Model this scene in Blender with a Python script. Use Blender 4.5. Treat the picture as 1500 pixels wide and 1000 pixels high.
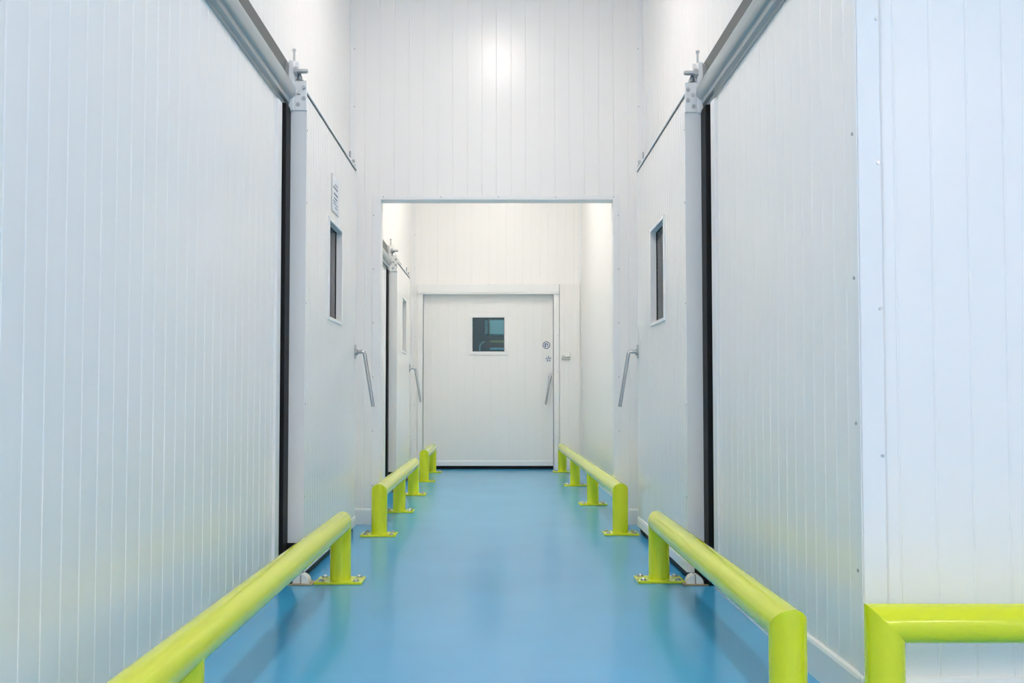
import bpy, bmesh, math, random
from mathutils import Vector, Matrix

for o in list(bpy.data.objects):
    bpy.data.objects.remove(o)
random.seed(4)
C = bpy.context.scene.collection
S = bpy.context.scene
PI = math.pi

# ------------------------------------------------------------------ camera, world, exposure
F_PX = 1450.0
TILT = math.radians(2.2)
cam_d = bpy.data.cameras.new('camera')
cam_d.sensor_width = 36.0
cam_d.sensor_fit = 'HORIZONTAL'
cam_d.lens = 36.0 * F_PX / 1500.0
cam_d.shift_x = 20.0 / 1500.0
cam_d.shift_y = 22.3 / 1500.0
cam_d.clip_start = 0.05
cam = bpy.data.objects.new('camera', cam_d)
C.objects.link(cam)
cam.location = (0, 0, 1.0)
cam.rotation_euler = (PI / 2 + TILT, 0, 0)
S.camera = cam

world = bpy.data.worlds.new('world')
S.world = world
world.use_nodes = True
world.node_tree.nodes['Background'].inputs[0].default_value = (0.75, 0.82, 0.9, 1)
world.node_tree.nodes['Background'].inputs[1].default_value = 0.15

S.view_settings.view_transform = 'Standard'
S.view_settings.look = 'None'
S.view_settings.gamma = 1.0
S.view_settings.use_curve_mapping = False
S.view_settings.exposure = 0.53
S.cycles.max_bounces = 20
S.cycles.diffuse_bounces = 14
S.cycles.glossy_bounces = 8

LAMP_HALL = 27.0      # emission of the unseen hall lamps added for fill
LAMP_PASSAGE = 49.0   # lamp over the sliding doors
LAMP_FAR = 54.0       # lamp behind the portal

# ------------------------------------------------------------------ dimensions (metres)
XL, XR = -1.165, 1.135        # passage wall faces
YW = 3.10                     # wing wall face (right, near)
YP, TP = 7.70, 0.12           # portal wall face and thickness
YF = 13.30                    # far wall face
HC = 4.40                     # ceiling
PITCH = 0.115                 # rib spacing of the panels
PW = 1.15                     # panel width

# ------------------------------------------------------------------ materials
def mat(name, col, rough=0.4, metal=0.0, spec=0.5, noise=0.0, nscale=3.0, bump=0.0, bscale=40.0, emit=None, estr=0.0, coat=0.0, rvar=0.0):
    m = bpy.data.materials.new(name)
    m.use_nodes = True
    nt = m.node_tree
    b = nt.nodes['Principled BSDF']
    b.inputs['Base Color'].default_value = (*col, 1)
    b.inputs['Roughness'].default_value = rough
    b.inputs['Metallic'].default_value = metal
    b.inputs['Specular IOR Level'].default_value = spec
    b.inputs['Coat Weight'].default_value = coat
    b.inputs['Coat Roughness'].default_value = 0.12
    tc = nt.nodes.new('ShaderNodeTexCoord')
    if noise:
        n = nt.nodes.new('ShaderNodeTexNoise'); n.inputs['Scale'].default_value = nscale; n.inputs['Detail'].default_value = 5
        nt.links.new(tc.outputs['Object'], n.inputs['Vector'])
        mx = nt.nodes.new('ShaderNodeMix'); mx.data_type = 'RGBA'
        mx.inputs[6].default_value = (*[c * (1 - noise) for c in col], 1)
        mx.inputs[7].default_value = (*[min(1, c * (1 + noise)) for c in col], 1)
        nt.links.new(n.outputs['Fac'], mx.inputs[0])
        nt.links.new(mx.outputs[2], b.inputs['Base Color'])
    if rvar:
        n2 = nt.nodes.new('ShaderNodeTexNoise'); n2.inputs['Scale'].default_value = nscale * 1.7; n2.inputs['Detail'].default_value = 6
        nt.links.new(tc.outputs['Object'], n2.inputs['Vector'])
        mr = nt.nodes.new('ShaderNodeMapRange')
        mr.inputs['To Min'].default_value = rough - rvar; mr.inputs['To Max'].default_value = rough + rvar
        nt.links.new(n2.outputs['Fac'], mr.inputs['Value'])
        nt.links.new(mr.outputs['Result'], b.inputs['Roughness'])
    if bump:
        n3 = nt.nodes.new('ShaderNodeTexNoise'); n3.inputs['Scale'].default_value = bscale; n3.inputs['Detail'].default_value = 3
        nt.links.new(tc.outputs['Object'], n3.inputs['Vector'])
        bp = nt.nodes.new('ShaderNodeBump'); bp.inputs['Strength'].default_value = bump; bp.inputs['Distance'].default_value = 0.002
        nt.links.new(n3.outputs['Fac'], bp.inputs['Height'])
        nt.links.new(bp.outputs['Normal'], b.inputs['Normal'])
    if emit:
        b.inputs['Emission Color'].default_value = (*emit, 1)
        b.inputs['Emission Strength'].default_value = estr
    return m

def glass(name, tint, rough=0.0):
    m = bpy.data.materials.new(name)
    m.use_nodes = True
    nt = m.node_tree; nt.nodes.clear()
    out = nt.nodes.new('ShaderNodeOutputMaterial')
    tr = nt.nodes.new('ShaderNodeBsdfTransparent'); tr.inputs[0].default_value = (*tint, 1)
    gl = nt.nodes.new('ShaderNodeBsdfGlossy'); gl.inputs['Roughness'].default_value = rough
    fr = nt.nodes.new('ShaderNodeFresnel'); fr.inputs['IOR'].default_value = 1.5
    mx = nt.nodes.new('ShaderNodeMixShader')
    nt.links.new(fr.outputs[0], mx.inputs[0]); nt.links.new(tr.outputs[0], mx.inputs[1]); nt.links.new(gl.outputs[0], mx.inputs[2])
    nt.links.new(mx.outputs[0], out.inputs[0])
    return m

M = {}
M['panel'] = mat('white_panel_steel', (0.88, 0.862, 0.845), 0.28, spec=0.5, noise=0.012, nscale=0.8)
M['door'] = mat('door_steel', (0.87, 0.852, 0.835), 0.26, spec=0.5, noise=0.012, nscale=0.9)
M['trim'] = mat('white_trim', (0.85, 0.845, 0.845), 0.35)
M['alu'] = mat('brushed_aluminium', (0.62, 0.65, 0.67), 0.32, metal=0.85, noise=0.04, nscale=14)
M['track'] = mat('painted_grey_track', (0.40, 0.44, 0.45), 0.3, metal=0.5, noise=0.03, nscale=10)
M['backplate'] = mat('grey_backing_steel', (0.11, 0.118, 0.115), 0.45, metal=0.2, noise=0.03, nscale=10)
M['steel'] = mat('stainless_steel', (0.46, 0.48, 0.50), 0.25, metal=1.0, noise=0.03, nscale=20)
M['bolt'] = mat('bolt_steel', (0.50, 0.52, 0.54), 0.3, metal=1.0, noise=0.05, nscale=60)
M['rubber'] = mat('black_rubber', (0.006, 0.007, 0.009), 0.5, spec=0.15, noise=0.2, nscale=30)
M['yellow'] = mat('yellow_green_paint', (0.70, 0.76, 0.02), 0.14, spec=0.5, noise=0.03, nscale=6)
M['floor'] = mat('blue_epoxy', (0.06, 0.385, 0.69), 0.20, noise=0.10, nscale=1.6, bump=0.03, bscale=60)
M['ceil'] = mat('ceiling_white', (0.88, 0.87, 0.86), 0.5, noise=0.01)
M['plastic'] = mat('white_plastic', (0.80, 0.80, 0.78), 0.35, noise=0.02, nscale=40)
M['tan'] = mat('tan_plate', (0.40, 0.30, 0.16), 0.5, noise=0.15, nscale=60)
M['paper'] = mat('paper', (0.82, 0.84, 0.90), 0.6, noise=0.01)
M['ink'] = mat('print_ink', (0.20, 0.21, 0.28), 0.6, noise=0.05)
M['disc'] = mat('sticker_white', (0.72, 0.74, 0.76), 0.5, noise=0.02)
M['blueink'] = mat('blue_print', (0.09, 0.13, 0.26), 0.5, noise=0.05)
M['greybox'] = mat('grey_plastic', (0.55, 0.56, 0.54), 0.4, noise=0.03)
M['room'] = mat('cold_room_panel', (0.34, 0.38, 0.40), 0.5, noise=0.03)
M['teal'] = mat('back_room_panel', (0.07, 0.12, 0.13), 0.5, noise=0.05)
M['cabinet'] = mat('cabinet_white', (0.75, 0.82, 0.82), 0.4, noise=0.02)
M['brass'] = mat('yellow_bar', (0.80, 0.62, 0.20), 0.4, noise=0.03)
M['paleblue'] = mat('pale_blue_bar', (0.55, 0.75, 0.85), 0.35, noise=0.03)
M['pane_side'] = glass('grey_glass', (0.55, 0.62, 0.64))
M['pane_far'] = glass('teal_glass', (0.34, 0.58, 0.62))

# ------------------------------------------------------------------ helpers
def link(o, parent=None):
    C.objects.link(o)
    if parent:
        o.parent = parent
    return o

def obj(name, bm, m, parent=None, smooth=False, loc=None):
    me = bpy.data.meshes.new(name)
    bmesh.ops.recalc_face_normals(bm, faces=bm.faces)
    bm.to_mesh(me); bm.free()
    me.materials.append(M[m])
    if smooth:
        for p in me.polygons:
            p.use_smooth = True
        me.set_sharp_from_angle(angle=math.radians(40))
    o = bpy.data.objects.new(name, me)
    if loc:
        o.location = loc
    return link(o, parent)

def meshobj(name, me, parent, loc):
    o = bpy.data.objects.new(name, me); o.location = loc
    return link(o, parent)

def tag(o, label=None, cat=None, group=None, kind=None):
    if label: o['label'] = label
    if cat: o['category'] = cat
    if group: o['group'] = group
    if kind: o['kind'] = kind
    return o

def empty(name, loc=(0, 0, 0), rz=0.0):
    o = bpy.data.objects.new(name, None)
    o.empty_display_size = 0.1
    o.location = loc; o.rotation_euler = (0, 0, rz)
    return link(o)

def box(bm, x0, x1, y0, y1, z0, z1, bev=0.0):
    r = bmesh.ops.create_cube(bm, size=1.0)
    vs = r['verts']
    for v in vs:
        v.co = Vector((x0 + (v.co.x + .5) * (x1 - x0), y0 + (v.co.y + .5) * (y1 - y0), z0 + (v.co.z + .5) * (z1 - z0)))
    if bev:
        es = list({e for v in vs for e in v.link_edges})
        bmesh.ops.bevel(bm, geom=es, offset=bev, segments=2, affect='EDGES', profile=0.5)
    return bm

def bx(*a, bev=0.0):
    return box(bmesh.new(), *a, bev=bev)

def cyl(bm, p0, p1, r, seg=16, r2=None):
    p0 = Vector(p0); p1 = Vector(p1); d = p1 - p0
    q = d.to_track_quat('Z', 'Y').to_matrix().to_4x4()
    r_ = bmesh.ops.create_cone(bm, cap_ends=True, segments=seg, radius1=r, radius2=r if r2 is None else r2, depth=d.length)
    bmesh.ops.transform(bm, matrix=Matrix.Translation((p0 + p1) / 2) @ q, verts=r_['verts'])
    return bm

def cy(p0, p1, r, seg=16, r2=None):
    return cyl(bmesh.new(), p0, p1, r, seg, r2)

def pipe(pts, r, seg=12):
    """round bar swept along a polyline, ends capped"""
    bm = bmesh.new(); rings = []
    pts = [Vector(p) for p in pts]
    prev = None
    for i, p in enumerate(pts):
        a = pts[max(0, i - 1)]; b = pts[min(len(pts) - 1, i + 1)]
        t = (b - a).normalized()
        if prev is None:
            n = t.orthogonal().normalized()
        else:
            n = (prev - t * prev.dot(t)).normalized()
        prev = n
        w = t.cross(n)
        rings.append([bm.verts.new(p + r * (n * math.cos(2 * PI * k / seg) + w * math.sin(2 * PI * k / seg))) for k in range(seg)])
    for a, b in zip(rings, rings[1:]):
        for k in range(seg):
            bm.faces.new((a[k], a[(k + 1) % seg], b[(k + 1) % seg], b[k]))
    bm.faces.new(rings[0]); bm.faces.new(list(reversed(rings[-1])))
    return bm

def prism(profile, x0, x1):
    """profile of (y, z) points extruded along x"""
    bm = bmesh.new()
    a = [bm.verts.new((x0, y, z)) for y, z in profile]
    b = [bm.verts.new((x1, y, z)) for y, z in profile]
    n = len(profile)
    for k in range(n):
        bm.faces.new((a[k], a[(k + 1) % n], b[(k + 1) % n], b[k]))
    bm.faces.new(a); bm.faces.new(list(reversed(b)))
    return bm

def ribbed(u0, u1, z0, z1, t, holes=(), pitch=PITCH, phase=0.0, rib=0.0021, rw=0.0048, edge=0.003):
    """profiled metal sheet in the local x-z plane, front face at y = 0 looking to -y,
    with pressed grooves every `pitch`, rectangular holes and thickness t"""
    cols = {round(u0, 5): 0.0, round(u1, 5): 0.0}
    if edge:   # chamfered joint edges
        cols = {round(u0, 5): edge, round(u0 + edge, 5): 0.0, round(u1 - edge, 5): 0.0, round(u1, 5): edge}
    if rib:
        k = math.ceil((u0 + 0.02 - phase) / pitch)
        while phase + k * pitch < u1 - 0.02:
            u = phase + k * pitch
            for du, dd in ((-rw, 0), (-rw * .35, rib), (rw * .35, rib), (rw, 0)):
                cols[round(u + du, 5)] = dd
            k += 1
    for h in holes:
        for u in h[:2]:
            if u0 < u < u1 and round(u, 5) not in cols:
                cols[round(u, 5)] = 0.0
    rows = sorted({z0, z1, *[z for h in holes for z in h[2:] if z0 < z < z1]})
    us = sorted(cols)
    bm = bmesh.new()
    g = [[bm.verts.new((u, cols[u], z)) for z in rows] for u in us]
    fs = []
    for i in range(len(us) - 1):
        uc = (us[i] + us[i + 1]) / 2
        for j in range(len(rows) - 1):
            zc = (rows[j] + rows[j + 1]) / 2
            if any(h[0] < uc < h[1] and h[2] < zc < h[3] for h in holes):
                continue
            fs.append(bm.faces.new((g[i][j], g[i + 1][j], g[i + 1][j + 1], g[i][j + 1])))
    bmesh.ops.delete(bm, geom=[v for v in bm.verts if not v.link_faces], context='VERTS')
    r = bmesh.ops.extrude_face_region(bm, geom=fs, use_keep_orig=True)
    for v in r['geom']:
        if isinstance(v, bmesh.types.BMVert):
            v.co.y = t
    return bm

_panel_cache = {}
def panel_wall(name, label, loc, rz, u0, u1, holes=(), m='panel', t=0.08, z1=HC):
    """a wall of upright sandwich panels, each panel its own child"""
    w = empty(name, loc, rz)
    tag(w, label, 'wall', kind='structure')
    u = u0
    while u < u1 - 0.01:
        e = min(u + PW, u1)
        if u1 - e < 0.06:
            e = u1
        hs = [(h[0] - u, h[1] - u, h[2], h[3]) for h in holes if h[0] < e and h[1] > u]
        key = (round(e - u, 4), tuple(hs), m, t, z1)
        if key not in _panel_cache:
            o = obj('panel', ribbed(0.0, e - u, 0.0, z1, t, hs), m, w, loc=(u, 0, 0))
            _panel_cache[key] = o.data
        else:
            meshobj('panel', _panel_cache[key], w, (u, 0, 0))
        u = e
    return w

# ------------------------------------------------------------------ setting: floor, ceiling, walls
XHR, YHB = 6.0, -8.5          # open hall to the right of and behind the camera
f = obj('floor', bx(-1.35, XHR + .2, YHB - .2, YF + 4.4, -0.1, 0.0), 'floor')
tag(f, 'glossy pale blue resin floor of the passage', 'floor', kind='structure')
c = obj('ceiling', bx(-1.35, XHR + .2, YHB - .2, YF + 4.4, HC, HC + .1), 'ceil')
tag(c, 'plain white ceiling over the passage and hall', 'ceiling', kind='structure')

R90 = PI / 2
# left wall faces +X: local u = world Y
D_L = (5.36, 7.26)            # left sliding door, along Y
D_F = (10.25, 11.73)          # sliding door behind the portal
panel_wall('wall_left', 'white ribbed panel wall behind the left sliding door', (XL, 0, 0), R90, YHB, YP,
           holes=[(5.52, 7.10, -1, 2.50)])
panel_wall('wall_right', 'white ribbed panel wall behind the right sliding door', (XR, 0, 0), -R90, -YP, -YW,
           holes=[(-7.08, -5.50, -1, 2.50)])
panel_wall('wall_wing', 'pale ribbed panel wall facing the hall behind the corner rail', (XR + 0.002, YW, 0), 0, 0.0, XHR - XR)
panel_wall('wall_portal', 'white ribbed panel wall with the square passage opening', (0, YP, 0), 0, XL, XR,
           holes=[(-0.925, 0.904, -1, 2.528)], t=TP)
panel_wall('wall_far_left', 'white ribbed panel wall behind the portal with the smaller sliding door', (XL, 0, 0), R90, YP + TP, YF,
           holes=[(10.40, 11.58, -1, 2.22)])
panel_wall('wall_far_right', 'white ribbed panel wall behind the portal without a door', (XR - .01, 0, 0), -R90, -YF, -(YP + TP))
panel_wall('wall_far', 'white ribbed end wall around the framed door with square window', (0, YF, 0), 0, XL, XR - .01,
           holes=[(-1.012, 0.742, -1, 2.356)], t=0.07)
panel_wall('wall_back', 'white panel wall at the back of the hall', (0, YHB, 0), PI, -XHR, 1.165)
panel_wall('wall_hall', 'white panel wall on the far right of the hall', (XHR, 0, 0), -R90, -YW, -YHB)

def shell(name, label, x0, x1, y0, y1, z0, z1, m, skip):
    """room behind a door: five faces with thickness, open on one side"""
    bm = bmesh.new(); t = 0.06
    if skip != '-x': box(bm, x0 - t, x0, y0 - t, y1 + t, z0, z1)
    if skip != '+x': box(bm, x1, x1 + t, y0 - t, y1 + t, z0, z1)
    if skip != '-y': box(bm, x0, x1, y0 - t, y0, z0, z1)
    if skip != '+y': box(bm, x0, x1, y1, y1 + t, z0, z1)
    o = obj(name, bm, m)
    tag(o, label, 'wall', kind='structure')
    return o
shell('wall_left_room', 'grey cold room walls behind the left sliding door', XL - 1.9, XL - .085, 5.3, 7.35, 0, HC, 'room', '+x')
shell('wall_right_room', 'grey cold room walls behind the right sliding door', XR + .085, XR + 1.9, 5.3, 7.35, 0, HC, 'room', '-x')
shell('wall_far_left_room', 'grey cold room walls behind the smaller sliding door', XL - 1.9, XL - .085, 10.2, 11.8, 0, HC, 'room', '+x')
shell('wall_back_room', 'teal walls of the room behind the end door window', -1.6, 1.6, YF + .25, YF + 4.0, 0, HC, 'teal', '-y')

# baseboards: smooth skirting with a rounded top lip
def baseboard(name, label, loc, rz, u0, u1, hgt=0.13):
    pr = [(0.0, 0.0), (-0.016, 0.0), (-0.016, hgt - .014), (-0.012, hgt - .004), (-0.004, hgt), (0.0, hgt)]
    e = obj(name, prism(pr, u0, u1), 'trim', loc=loc); e.rotation_euler = (0, 0, rz)
    return tag(e, label, 'baseboard', kind='structure')
baseboard('baseboard_right', 'white skirting along the right wall near the corner', (XR - .0005, 0, 0), -R90, -5.1, -YW + .016)
baseboard('baseboard_wing', 'white skirting along the wall behind the corner rail', (0, YW - .0005, 0), 0, XR - .016, XHR)
baseboard('baseboard_left', 'white skirting along the left wall', (XL + .0005, 0, 0), R90, YHB, 5.1)
baseboard('baseboard_portal_left', 'white skirting on the portal wall beside the left rail', (0, YP - .0005, 0), 0, XL, -0.985, 0.12)
baseboard('baseboard_portal_right', 'white skirting on the portal wall beside the right rail', (0, YP - .0005, 0), 0, 0.948, XR, 0.12)
baseboard('baseboard_far_right', 'white skirting behind the long four-post rail', (XR - .0105, 0, 0), -R90, -YF, -(YP + TP))
baseboard('baseboard_far_left', 'white skirting on the left wall behind the portal', (XL + .0005, 0, 0), R90, YP + TP, 10.0)

# trims with rivets
trim_n = [0]
def trim(label, boxes, rivets=(), m='trim', bev=0.002):
    trim_n[0] += 1
    bm = bmesh.new()
    for b in boxes:
        box(bm, *b, bev=bev)
    o = obj('trim_%d' % trim_n[0], bm, m)
    tag(o, label, 'trim', kind='structure')
    if rivets:
        rb = bmesh.new()
        for (x, y, z, ax) in rivets:
            d = {'y': (0, -.004, 0), '+x': (.004, 0, 0), '-x': (-.004, 0, 0)}[ax]
            cyl(rb, (x, y, z), (x + d[0], y + d[1], z + d[2]), 0.0055, 8)
        r = obj('rivets', rb, 'bolt', o); r['kind'] = 'stuff'
    return o

# wing corner: flat angle, wide leg on the wing, narrow leg on the passage side
trim('flat white corner angle at the edge of the right wall',
     [(XR - .004, XR + .071, YW - .006, YW + .001, .131, HC), (XR - .006, XR + .001, YW - .006, YW + .035, .131, HC)],
     [(XR + .062, YW - .006, .35 + k * .46, 'y') for k in range(9)] + [(XR - .006, YW + .026, .45 + k * .46, '-x') for k in range(9)])
# portal frame (face trim and the lining of the reveal)
trim('white metal frame lining the square portal opening',
     [(-.984, -.922, YP - .008, YP + .001, 0, 2.556), (.901, .946, YP - .008, YP + .001, 0, 2.556), (-.922, .901, YP - .008, YP + .001, 2.525, 2.556),
      (-.926, -.919, YP - .004, YP + TP + .006, 0, 2.53), (.898, .905, YP - .004, YP + TP + .006, 0, 2.53), (-.919, .898, YP - .004, YP + TP + .006, 2.522, 2.529)],
     [(-.975, YP - .008, .3 + k * .42, 'y') for k in range(6)] + [(.937, YP - .008, .3 + k * .42, 'y') for k in range(6)] +
     [(-.9 + k * .45, YP - .008, 2.546, 'y') for k in range(5)])
# corner angles portal / side walls, above the doors and beside them
for s, X, lab in ((1, XL, 'left'), (-1, XR, 'right')):
    trim('white corner angle between portal wall and %s passage wall' % lab,
         [tuple(sorted((X, X + s * .042))) + (YP - .004, YP + .001, .12, HC), tuple(sorted((X - s * .001, X + s * .004))) + (YP - .05, YP + .001, .12, HC)],
         [(X + s * .034, YP - .004, .5 + k * .46, 'y') for k in range(9)])
for s, X, lab in ((1, XL, 'left'), (-1, XR - .01, 'right')):
    trim('white corner angle between end wall and %s wall behind portal' % lab,
         [tuple(sorted((X, X + s * .05))) + (YF - .006, YF + .001, 0 if s > 0 else .13, HC), tuple(sorted((X - s * .001, X + s * .006))) + (YF - .06, YF + .001, 0 if s > 0 else .13, HC)],
         [(X + s * .04, YF - .006, .4 + k * .46, 'y') for k in range(9)])
# end door frame: header and jambs
trim('white header rail above the end door',
     [(-1.085, .815, YF - .055, YF + .001, 2.372, 2.486), (-1.085, .815, YF - .05, YF + .001, 2.350, 2.372)],
     [(-1.0 + k * .88, YF - .055, 2.478, 'y') for k in range(3)], bev=.004)
trim('white jamb beside the hinge end of the end door',
     [(-1.082, -1.008, YF - .03, YF + .001, 0, 2.35), (-1.016, -1.008, YF - .03, YF + .07, 0, 2.35)])
trim('white jamb beside the handle of the end door',
     [(.738, .815, YF - .03, YF + .001, 0, 2.35), (.738, .746, YF - .03, YF + .07, 0, 2.35)],
     [(.80, YF - .03, .3 + k * .5, 'y') for k in range(4)])
pl = obj('trim_%d' % (trim_n[0] + 1), ribbed(.824, 1.098, 0.0, 2.486, .034, pitch=.06, phase=.83, rib=.0012, edge=.004), 'door', loc=(0, YF - .033, 0))
trim_n[0] += 1
tag(pl, 'white ribbed cover panel beside the end door with the small switch', 'panel', kind='structure')

# ------------------------------------------------------------------ ceiling lamps, some added as unseen fill
def ceiling_lamp(x, y, w, l, strength, col, label, group, drop=0.0):
    t = empty('ceiling_light', (x, y, HC - drop))
    tag(t, label, 'lamp', group)
    obj('housing', bx(-w / 2 - .03, w / 2 + .03, -l / 2 - .03, l / 2 + .03, -.06, 0, bev=.006), 'plastic', t)
    m = mat('lamp_glow_%d' % len(bpy.data.materials), (0.9, 0.9, 0.9), 0.4, emit=col, estr=strength)
    M['_lamp'] = m
    obj('diffuser', bx(-w / 2, w / 2, -l / 2, l / 2, -.075, -.06), '_lamp', t)
HALL_TINT = (1.0, 0.81, 0.69); WARM = (1.0, 0.925, 0.85)
ceiling_lamp(-.01, 5.7, .24, .55, LAMP_PASSAGE, (1.0, 0.905, 0.84), 'ceiling lamp above the two facing sliding doors', 'passage lamps')
ceiling_lamp(-.01, 11.1, .24, .55, LAMP_FAR, WARM, 'ceiling lamp behind the portal above the end passage', 'passage lamps')
ceiling_lamp(-.01, 2.7, .24, .55, LAMP_PASSAGE * .75, (1.0, 0.905, 0.84), 'added fill lamp over the passage between hall and sliding doors', 'passage lamps')  # added out of view to brighten the lower passage
ceiling_lamp(-.01, 8.7, .24, .55, LAMP_FAR * .9, WARM, 'added fill lamp just behind the portal wall', 'passage lamps')  # second unseen lamp, added to lift the space behind the portal
for i, (x, y) in enumerate(((-.01, -1.2), (-.01, -4.4), (-.01, -7.2), (2.5, -3.6), (2.5, -5.4), (2.5, -7.4), (4.8, -4.4), (4.8, -6.6))):
    ceiling_lamp(x, y, .35, 1.2, LAMP_HALL, HALL_TINT, 'added unseen fill lamp of the open hall', 'added hall fill lamps')  # added unseen lamps, set far back for even light on the wing
ceiling_lamp(.3, YF + 1.3, .2, .6, 150.0, (0.85, 0.97, 1.0), 'added fill lamp inside the room behind the end door', 'passage lamps')  # added to light the cabinet front seen through the window

for x, y, w in ((XL - .9, 6.3, 'left'), (XR + .9, 6.3, 'right'), (XL - .9, 11.0, 'smaller')):
    ceiling_lamp(x, y, .2, .6, 22.0, (0.93, 0.98, 1.0), 'added fill lamp inside the cold room behind the %s sliding door' % w, 'added cold room fill lamps')  # added unseen lamps that brighten the side door panes

# ------------------------------------------------------------------ doors
def bolts(parent, pts, r=.011, ln=.01, d=(0, -1, 0), name='bolt'):
    d = Vector(d)
    for p in pts:
        p = Vector(p)
        bm = cy(p, p + d * ln * .45, r * 1.35, 16)
        cyl(bm, p + d * ln * .45, p + d * ln, r, 6)
        obj(name, bm, 'bolt', parent)

def window_part(door, x0, x1, z0, z1, depth, through, pane_m, w=.028):
    """bevelled frame proud of the leaf, lined reveal, recessed pane"""
    bm = bmesh.new(); pz = -.010
    for a in ((x0 - .0, x1 + .0, pz, .004, z0 - .0, z0 + w), (x0, x1, pz, .004, z1 - w, z1), (x0, x0 + w, pz, .004, z0 + w, z1 - w), (x1 - w, x1, pz, .004, z0 + w, z1 - w)):
        box(bm, *a, bev=.003)
    i0, i1, k0, k1 = x0 + w, x1 - w, z0 + w, z1 - w
    e = .006
    for a in ((i0 - e, i1 + e, .0, through, k0 - e, k0), (i0 - e, i1 + e, .0, through, k1, k1 + e), (i0 - e, i0, .0, through, k0, k1), (i1, i1 + e, .0, through, k0, k1)):
        box(bm, *a)
    fr = obj('window_frame', bm, 'trim', door)
    obj('pane', bx(i0, i1, depth, depth + .006, k0, k1), pane_m, fr)
    bm = bmesh.new(); g = .005
    for a in ((i0, i1, depth - .004, depth - .0005, k0, k0 + g), (i0, i1, depth - .004, depth - .0005, k1 - g, k1), (i0, i0 + g, depth - .004, depth - .0005, k0 + g, k1 - g), (i1 - g, i1, depth - .004, depth - .0005, k0 + g, k1 - g)):
        box(bm, *a)
    obj('glazing_gasket', bm, 'rubber', fr)
    return fr

def hanger(door, s, xe, H, gap):
    """roller hanger on the near upper corner: cranked plate, arm, axle, roller, adjusting screw"""
    e = s * xe
    # plate on the near end face of the leaf
    x0, x1 = sorted((e + s * .004, e + s * .016))
    bm = bx(x0, x1, -.004, .062, H - .12, H + .045, bev=.004)
    hb = obj('hanger_bracket', bm, 'trim', door)
    # arm: thick upright flat with rounded head
    prof = []
    xc0, xc1 = sorted((e + s * .004, e + s * .030))
    bm = bmesh.new()
    box(bm, xc0, xc1, .062, .094, H - .125, H + .155, bev=.008)
    obj('arm', bm, 'trim', hb)
    bm = bmesh.new()
    box(bm, *sorted((e - s * .002, e + s * .008)), .040, .064, H + .045, H + .150, bev=.008)
    obj('arm', bm, 'trim', hb)
    xm = (xc0 + xc1) / 2
    ax = bmesh.new()
    cyl(ax, (xm, -.004, H + .095), (xm, .062, H + .095), .013, 14)
    cyl(ax, (xm, .045, H + .095), (xm, .064, H + .095), .026, 6)
    cyl(ax, (xm, -.002, H + .095), (xm, -.010, H + .095), .010, 14)
    obj('axle', ax, 'bolt', hb)
    wb = bmesh.new()
    cyl(wb, (xm - s * .01, .096, H + .095), (xm - s * .01, .112, H + .095), .05, 24)
    obj('roller', wb, 'bolt', hb, smooth=True)
    sb = bmesh.new()
    cyl(sb, (xm, .066, H + .15), (xm, .066, H + .205), .006, 10)
    cyl(sb, (xm, .066, H + .205), (xm, .066, H + .217), .010, 6)
    obj('adjusting_screw', sb, 'bolt', hb)
    gb = bmesh.new()
    cyl(gb, (xm - s * .012, .036, H + .047), (xm - s * .012, .036, H + .085), .022, 12, .006)
    obj('lock_nut', gb, 'steel', hb)
    d = (s, 0, 0)
    px = e + s * .016
    bolts(hb, [(px, .012, H + .005), (px, .040, H - .025), (px, .012, H - .055), (px, .042, H - .088)], r=.0085, ln=.010, d=d)

def lever(door, x, z, length, side_out, lean, tilt=0.0):
    h = obj('handle', bx(x - .018, x + .018, -.010, .0, z - .045, z + .055, bev=.004), 'steel', door)
    pts = [(x, 0, z), (x, -.05, z + .004), (x, -.064, z + .002), (x + tilt * .03, -.072, z - .012)]
    n = 8
    for k in range(1, n + 1):
        q = k / n
        pts.append((x + tilt * (.03 + .97 * q), -.072 - lean * q, z - .012 - length * q))
    obj('handle_bar', pipe(pts, .0135, 14), 'steel', h, smooth=True)
    cb = cy((x, -.002, z), (x, -.02, z), .024, 18)
    obj('handle_collar', cb, 'steel', h, smooth=True)
    return h

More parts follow.
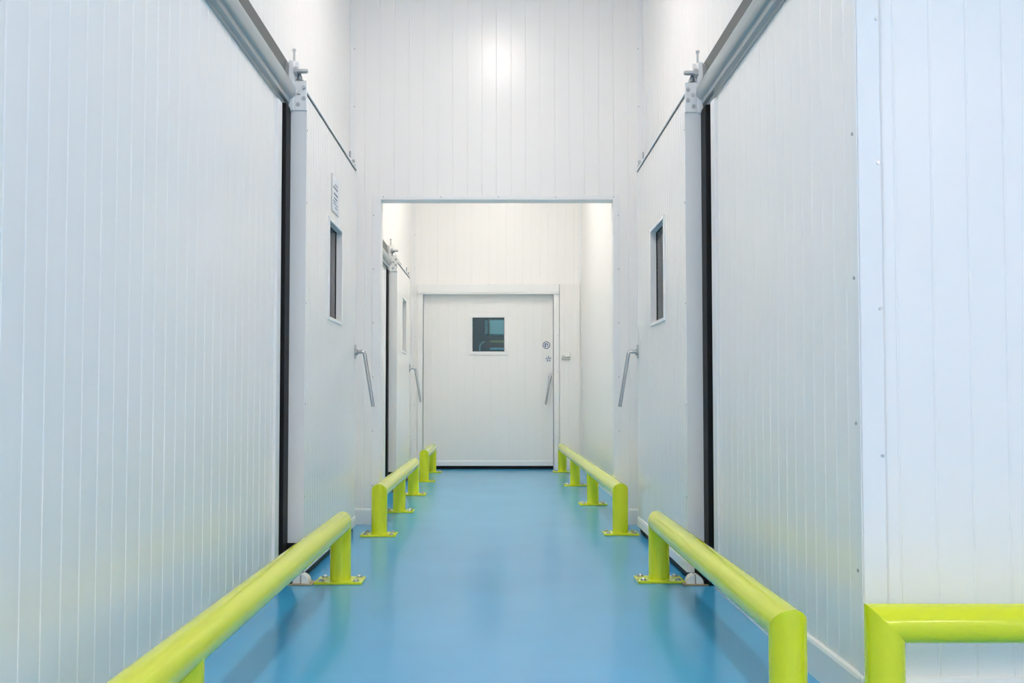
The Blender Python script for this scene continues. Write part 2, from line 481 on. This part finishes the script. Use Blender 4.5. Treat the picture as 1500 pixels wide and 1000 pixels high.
def sliding_door(name, label, loc, rz, W, H, s, gap, win, handle_x, far_hw=True):
    """local: x along the wall, face at y=0 looking to -y, near edge at s*W/2"""
    d = empty(name, loc, rz)
    tag(d, label, 'door', kind='structure')
    xe = W / 2
    wx0, wx1, wz0, wz1 = win
    hole = (wx0 + .02, wx1 - .02, wz0 + .02, wz1 - .02)
    hb = obj('leaf', ribbed(-xe, xe, .115, H - .032, .05, [hole], pitch=.075, phase=.02, rib=.0012, rw=.004, edge=.003), 'door', d)
    obj('back_panel', ribbed(-xe, xe, .06, H - .15, .048, [hole], rib=0, edge=0), 'door', d, loc=(0, .051, 0))
    # near end: smooth folded profile; far end: slim profile
    x0, x1 = sorted((s * xe, s * (xe + .004)))
    obj('edge_profile', bx(x0, x1, -.003, .101, .115, H - .03), 'trim', d)
    x0, x1 = sorted((-s * xe, -s * (xe + .004)))
    obj('edge_profile', bx(x0, x1, -.003, .101, .055, H - .03), 'trim', d)
    obj('top_cap', bx(-xe - .004, xe + .004, -.005, .045, H - .016, H, bev=.002), 'trim', d)
    obj('top_groove', bx(-xe, xe, .004, .04, H - .032, H - .016), 'rubber', d)  # black fill, the shade of the groove under the cap put in as colour
    pr = [(-.010, .050), (.10, .050), (.10, .060), (.049, .060), (.049, .118), (-.003, .118), (-.007, .112), (-.007, .104), (-.010, .098)]
    obj('bottom_profile', prism(pr, -xe - .004, xe + .004), 'trim', d)
    obj('bottom_seal', bx(-xe, xe, .012, .09, .004, .05), 'rubber', d)
    # gasket along the near edge, against the wall
    obj('gasket', bx(*sorted((s * (xe + .006), s * (xe + .13))), .082, gap - .001, .004, H - .11, bev=.006), 'rubber', d)
    obj('buffer_block', bx(*sorted((s * (xe + .004), s * (xe + .012))), .030, .10, .02, .205, bev=.002), 'rubber', d)
    window_part(d, wx0, wx1, wz0, wz1, .034, .098, 'pane_side', w=.022)
    hanger(d, s, xe, H, gap)
    # far hanger seen over the top edge
    bm = bx(*sorted((-s * (xe - .05), -s * (xe - .13))), .02, .035, H, H + .05, bev=.003)
    fb = obj('hanger_bracket', bm, 'trim', d)
    xm = -s * (xe - .09)
    obj('adjusting_screw', cy((xm + s * .03, .028, H + .045), (xm + s * .03, .028, H + .10), .007, 8), 'bolt', fb)
    obj('axle', cy((xm, -.002, H + .035), (xm, .02, H + .035), .012, 10), 'bolt', fb)
    obj('bolt', cy((xm - s * .055, .01, H), (xm - s * .055, .01, H + .022), .011, 8), 'bolt', fb)
    if handle_x is not None:
        lever(d, handle_x, 1.31, .385, 1, .064, tilt=0)
    rb = bmesh.new()
    for z in (.45, .95, 1.5, 2.05, 2.45):
        if z < H - .1:
            for xx in (s * (xe - .03),):
                cyl(rb, (xx, 0, z), (xx, -.003, z), .005, 8)
    r = obj('rivets', rb, 'bolt', d); r['kind'] = 'stuff'
    return d

DL = sliding_door('door_1', 'left white sliding door with long window and paper notice', (-1.05, sum(D_L) / 2, 0), R90,
                  1.90, 2.67, -1, .115, (-.24, .28, 1.462, 2.102), .925)
DR = sliding_door('door_2', 'right white sliding door with long window and small sticker', (1.02, 6.29, 0), -R90,
                  1.89, 2.655, 1, .115, (-.285, .265, 1.452, 2.102), -.92)
DF = sliding_door('door_3', 'smaller white sliding door behind the portal with steel handle', (-1.052, sum(D_F) / 2, 0), R90,
                  1.48, 2.40, -1, .113, (-.24, .24, 1.46, 2.08), .70)

# end door (slides behind the frame), faces -Y
d4 = empty('door_4', (-.13, YF + .075, 0))
tag(d4, 'white end door with square teal window behind the portal', 'door', kind='structure')
wx0, wx1, wz0, wz1 = -.398 + .13, .129 + .13, 1.536, 2.092
hole = (wx0 + .04, wx1 - .04, wz0 + .04, wz1 - .04)
obj('leaf', ribbed(-.98, .98, .115, 2.50, .08, [hole], pitch=.115, phase=.03, rib=.0012, rw=.004), 'door', d4)
pr = [(-.008, .045), (.08, .045), (.08, .118), (-.002, .118), (-.005, .110), (-.008, .104)]
obj('bottom_profile', prism(pr, -.98, .98), 'trim', d4)
obj('bottom_seal', bx(-.98, .98, .01, .07, .003, .045), 'rubber', d4)
window_part(d4, wx0, wx1, wz0, wz1, .03, .08, 'pane_far', w=.048)
lever(d4, .697 + .13, 1.24, .36, 1, .01, tilt=-.062)

# ------------------------------------------------------------------ door tracks
def track(label, loc, rz, u0, u1, zt, gap):
    """wall-mounted track: backing plate and rounded running rail (local y=0 is the wall face, room side -y)"""
    t = empty('door_track', loc, rz)
    tag(t, label, 'track', 'sliding door tracks')
    obj('backing_plate', bx(u0, u1, -.010, -.0005, zt - .02, zt + .125, bev=.002), 'backplate', t)
    pr = []
    for k in range(13):       # half-round lip
        a = -R90 - PI * 0.0 + PI * k / 12
        pr.append((-.036 - .022 * math.cos(a), zt - .045 + .045 * math.sin(a)))
    prof = [(-.0005, zt - .022), (-.0005, zt - .137), (-.009, zt - .137), (-.010, zt - .120), (-.028, zt - .115), (-.031, zt - .105), (-.031, zt - .092)] + pr + [(-.0105, zt - .004), (-.0105, zt - .022)]
    o = obj('running_rail', prism(prof, u0, u1), 'track', t, smooth=True)
    return t
track('grey steel track above the left sliding door', (XL, 0, 0), R90, 2.4, 7.3, 2.70, .115)
track('grey steel track above the right sliding door', (XR, 0, 0), -R90, -7.25, -3.25, 2.69, .115)
track('short grey steel track above the sliding door behind the portal', (XL, 0, 0), R90, 8.6, 11.75, 2.43, .115)

# white jamb strips beside the gaskets
trim('slim white jamb strip beside the black gasket of the left door', [(XL - .001, XL + .016, 5.12, 5.21, 0, 2.55)], m='trim')
trim('slim white jamb strip beside the black gasket of the right door', [(XR - .016, XR + .001, 5.08, 5.17, 0, 2.54)], m='trim')
trim('slim white jamb strip beside the gasket of the smaller sliding door', [(XL - .001, XL + .016, 10.02, 10.10, 0, 2.28)], m='trim')

# ------------------------------------------------------------------ guard rails
RR = 0.056
def guard_rail(label, loc, rz, posts, zc, group):
    """local x runs along the rail; mitred ends, upright posts, base plates with bolts"""
    g = empty('guard_rail', loc, rz)
    tag(g, label, 'guard rail', group)
    seg = 32
    ends = (posts[0], posts[-1])
    bm = bmesh.new()
    A, B = [], []
    for k in range(seg):
        a = 2 * PI * k / seg
        y, z = RR * math.cos(a), RR * math.sin(a)
        A.append(bm.verts.new((ends[0] - z, y, zc + z)))
        B.append(bm.verts.new((ends[1] + z, y, zc + z)))
    for k in range(seg):
        bm.faces.new((A[k], A[(k + 1) % seg], B[(k + 1) % seg], B[k]))
    # rounded weld bead rings close the mitre
    bm.faces.new(A); bm.faces.new(B)
    obj('rail', bm, 'yellow', g, smooth=True)
    for i, p in enumerate(posts):
        bm = bmesh.new(); A, B = [], []
        rp = RR if i in (0, len(posts) - 1) else RR * .96
        for k in range(seg):
            a = 2 * PI * k / seg
            x, y = rp * math.cos(a), rp * math.sin(a)
            if i == 0: zt = zc - x
            elif i == len(posts) - 1: zt = zc + x
            else: zt = zc - math.sqrt(max(0, RR * RR - y * y)) + .004
            A.append(bm.verts.new((p + x, y, .013))); B.append(bm.verts.new((p + x, y, zt)))
        for k in range(seg):
            bm.faces.new((A[k], A[(k + 1) % seg], B[(k + 1) % seg], B[k]))
        bm.faces.new(A); bm.faces.new(B)
        obj('post', bm, 'yellow', g, smooth=True)
        # weld collar
        pb = obj('base_plate', bx(p - .085, p + .085, -.125, .125, 0.0005, .014, bev=.002), 'yellow', g)
        for sx in (-1, 1):
            for sy in (-1, 1):
                b = bmesh.new()
                q = (p + sx * .058, sy * .092)
                cyl(b, (q[0], q[1], .014), (q[0], q[1], .017), .017, 16)
                cyl(b, (q[0], q[1], .017), (q[0], q[1], .022), .013, 6)
                cyl(b, (q[0], q[1], .022), (q[0], q[1], .027), .011, 12, .005)
                obj('bolt', b, 'bolt', pb)
    return g
GR = 'yellow-green steel guard rails on the blue floor'
ZC = .312
guard_rail('long yellow guard rail in front of the left ribbed wall', (-.845, 0, 0), R90, [0.04, 2.69, 5.34], ZC, GR)
guard_rail('yellow guard rail with three posts passing the left portal edge', (-.848, 0, 0), R90, [7.09, 8.51, 9.93], ZC, GR)
guard_rail('short yellow guard rail with two posts beside the end door', (-.855, 0, 0), R90, [11.45, 12.80], ZC, GR)
guard_rail('yellow guard rail in front of the right sliding door', (.865, 0, 0), R90, [2.99, 5.37], ZC, GR)
guard_rail('long yellow guard rail with four posts along the doorless wall', (.876, 7.15, 0), R90 + math.atan(.046 / 5.73), [0, 1.92, 3.81, 5.73], ZC, GR)
guard_rail('yellow guard rail turning along the wall past the corner', (1.12, 2.90, 0), 0, [0, 1.5, 3.0], .338, GR)

# ------------------------------------------------------------------ small things
def floor_guide(label, x, y, s):
    t = empty('floor_guide', (x, y, 0)); tag(t, label, 'floor guide', 'white floor guides of the sliding doors')
    obj('base_plate', bx(-.065, .065, -.05, .05, .0005, .008, bev=.001), 'tan', t)
    for q in (-1, 1):      # domed roller halves with a slot between them
        bm = bmesh.new(); n = 14
        x0, x1 = (-.043, -.003) if q < 0 else (.003, .043)
        A, B = [], []
        for k in range(n + 1):
            xx = x0 + (x1 - x0) * k / n
            z = .008 + .047 * math.sqrt(max(0, 1 - (xx / .0435) ** 2))
            A.append((xx, z))
        pts = [(x0, .008)] + A + [(x1, .008)]
        va = [bm.verts.new((px_, -.035, pz_)) for px_, pz_ in pts]; vb = [bm.verts.new((px_, .035, pz_)) for px_, pz_ in pts]
        m_ = len(pts)
        for k in range(m_):
            bm.faces.new((va[k], va[(k + 1) % m_], vb[(k + 1) % m_], vb[k]))
        bm.faces.new(va); bm.faces.new(list(reversed(vb)))
        bmesh.ops.remove_doubles(bm, verts=bm.verts, dist=1e-5)
        obj('roller_half', bm, 'plastic', t, smooth=True)
    obj('rubber_stop', bx(*sorted((s * .046, s * .064)), -.045, .045, .008, .03, bev=.002), 'rubber', t)
    return t
floor_guide('white domed floor guide at the foot of the left sliding door', -1.04, 5.285, -1)
floor_guide('white domed floor guide at the foot of the right sliding door', 1.035, 5.275, 1)

# paper notice on the left door
n = empty('paper_notice', (-1.0502, 6.315, 2.165), R90)
tag(n, 'white paper notice with grey text lines above the left door window', 'notice')
obj('sheet', bx(-.132, .132, -.004, -.0005, 0, .225), 'paper', n)
fr = bmesh.new()
box(fr, -.136, -.132, -.006, -.0005, -.004, .229); box(fr, -.132, .132, -.006, -.0005, -.004, 0.0)
obj('holder_edge', fr, 'greybox', n)
for (z, x0, x1, h_) in ((.178, -.02, .09, .006), (.150, -.085, .085, .012), (.112, -.06, .09, .012), (.085, -.05, .07, .010), (.066, -.085, .03, .007), (.05, -.085, .085, .005), (.03, -.02, .085, .005)):
    obj('text_line', bx(x0, x1, -.0048, -.004, z, z + h_), 'ink', n)

# small sticker on the right door, switch on the cover panel, stickers on the end door
st = obj('white_sticker', bx(-.035, .035, -.002, 0, 0, .09, bev=.0008), 'plastic', loc=(1.0195, 7.10, 1.39)); st.rotation_euler = (0, 0, -R90)
tag(st, 'small white sticker above the handle of the right sliding door', 'sticker')
sw = empty('switch_box', (.905, YF - .0335, 1.478)); tag(sw, 'small white switch box on the panel beside the end door', 'switch')
obj('base', bx(-.062, .058, -.035, 0, 0, .022, bev=.005), 'greybox', sw)
obj('cover', bx(-.022, .060, -.05, 0, .0225, .088, bev=.012), 'plastic', sw)
obj('side_knob', cy((-.023, -.03, .045), (-.05, -.03, .045), .014, 14), 'plastic', sw)

def round_sticker(x, z, r, label, kind):
    t = empty('round_sticker', (x, YF + .0748, z)); tag(t, label, 'sticker', None)
    obj('disc', cy((0, 0, 0), (0, -.002, 0), r, 28), 'disc', t)
    bm = bmesh.new(); n_ = 28
    if kind == 0:
        for a, b in ((r * .78, r * .98), (r * .22, r * .48)):
            v0 = [bm.verts.new((a * math.cos(2 * PI * k / n_), -.0026, a * math.sin(2 * PI * k / n_))) for k in range(n_)]
            v1 = [bm.verts.new((b * math.cos(2 * PI * k / n_), -.0026, b * math.sin(2 * PI * k / n_))) for k in range(n_)]
            for k in range(n_ * 3 // 4 if a < r * .5 else n_):
                bm.faces.new((v0[k], v0[(k + 1) % n_], v1[(k + 1) % n_], v1[k]))
        box(bm, -r * .45, -r * .3, -.003, -.0022, -r * .6, r * .5)
        box(bm, r * .3, r * .45, -.003, -.0022, -r * .5, r * .1)
    else:
        for a in range(5):
            an = .4 + a * 1.25
            q = Vector((math.cos(an), 0, math.sin(an))); w = Vector((-q.z, 0, q.x)) * r * .13
            p0, p1 = q * r * .25, q * r * .9
            vs = [bm.verts.new(Vector((0, -.0026, 0)) + v) for v in (p0 - w, p1 - w, p1 + w, p0 + w)]
            bm.faces.new(vs)
    obj('print', bm, 'blueink', t)
round_sticker(.650, 1.67, .052, 'round blue and white sticker above the other on the end door', 0)
round_sticker(.678, 1.482, .042, 'smaller round blue print sticker nearest the end door handle', 1)

# ------------------------------------------------------------------ room seen through the end door window
YB = YF + 2.9
cb = empty('wall_cabinet', (.12, YB, 1.985)); tag(cb, 'pale cabinet seen through the end door window', 'cabinet')
obj('body', bx(-.34, .5, 0, .35, 0, .235, bev=.004), 'cabinet', cb)
obj('cabinet_door', bx(-.335, -.255, -.018, 0, .006, .229, bev=.003), 'cabinet', cb)
obj('cabinet_door', bx(-.235, .495, -.018, 0, .006, .229, bev=.003), 'cabinet', cb)
po = obj('steel_post', bx(-.015, .015, 0, .03, 0, HC - .001), 'backplate', loc=(-.155, YB - .12, 0))
tag(po, 'dark upright post behind the end door window', 'post')
bb = obj('shelf_bar', bx(-.14, .4, 0, .03, 0, .028, bev=.004), 'brass', loc=(0, YB - .05, 1.855)); tag(bb, 'yellow horizontal bar seen through the end door window', 'bar')
bb = obj('shelf_bar', bx(-.14, .4, 0, .06, 0, .03, bev=.004), 'paleblue', loc=(0, YB - .05, 1.735)); tag(bb, 'pale blue horizontal bar seen through the end door window', 'bar')
pp = obj('curved_pipe', pipe([(-.30, YB - .3, .001), (-.30, YB - .3, 1.75)] + [(-.30 + .085 * (1 - math.cos(a)), YB - .3, 1.75 + .10 * math.sin(a)) for a in [k * R90 / 8 for k in range(1, 9)]], .011), 'cabinet', smooth=True)
tag(pp, 'white pipe with a curved top seen through the end door window', 'pipe')
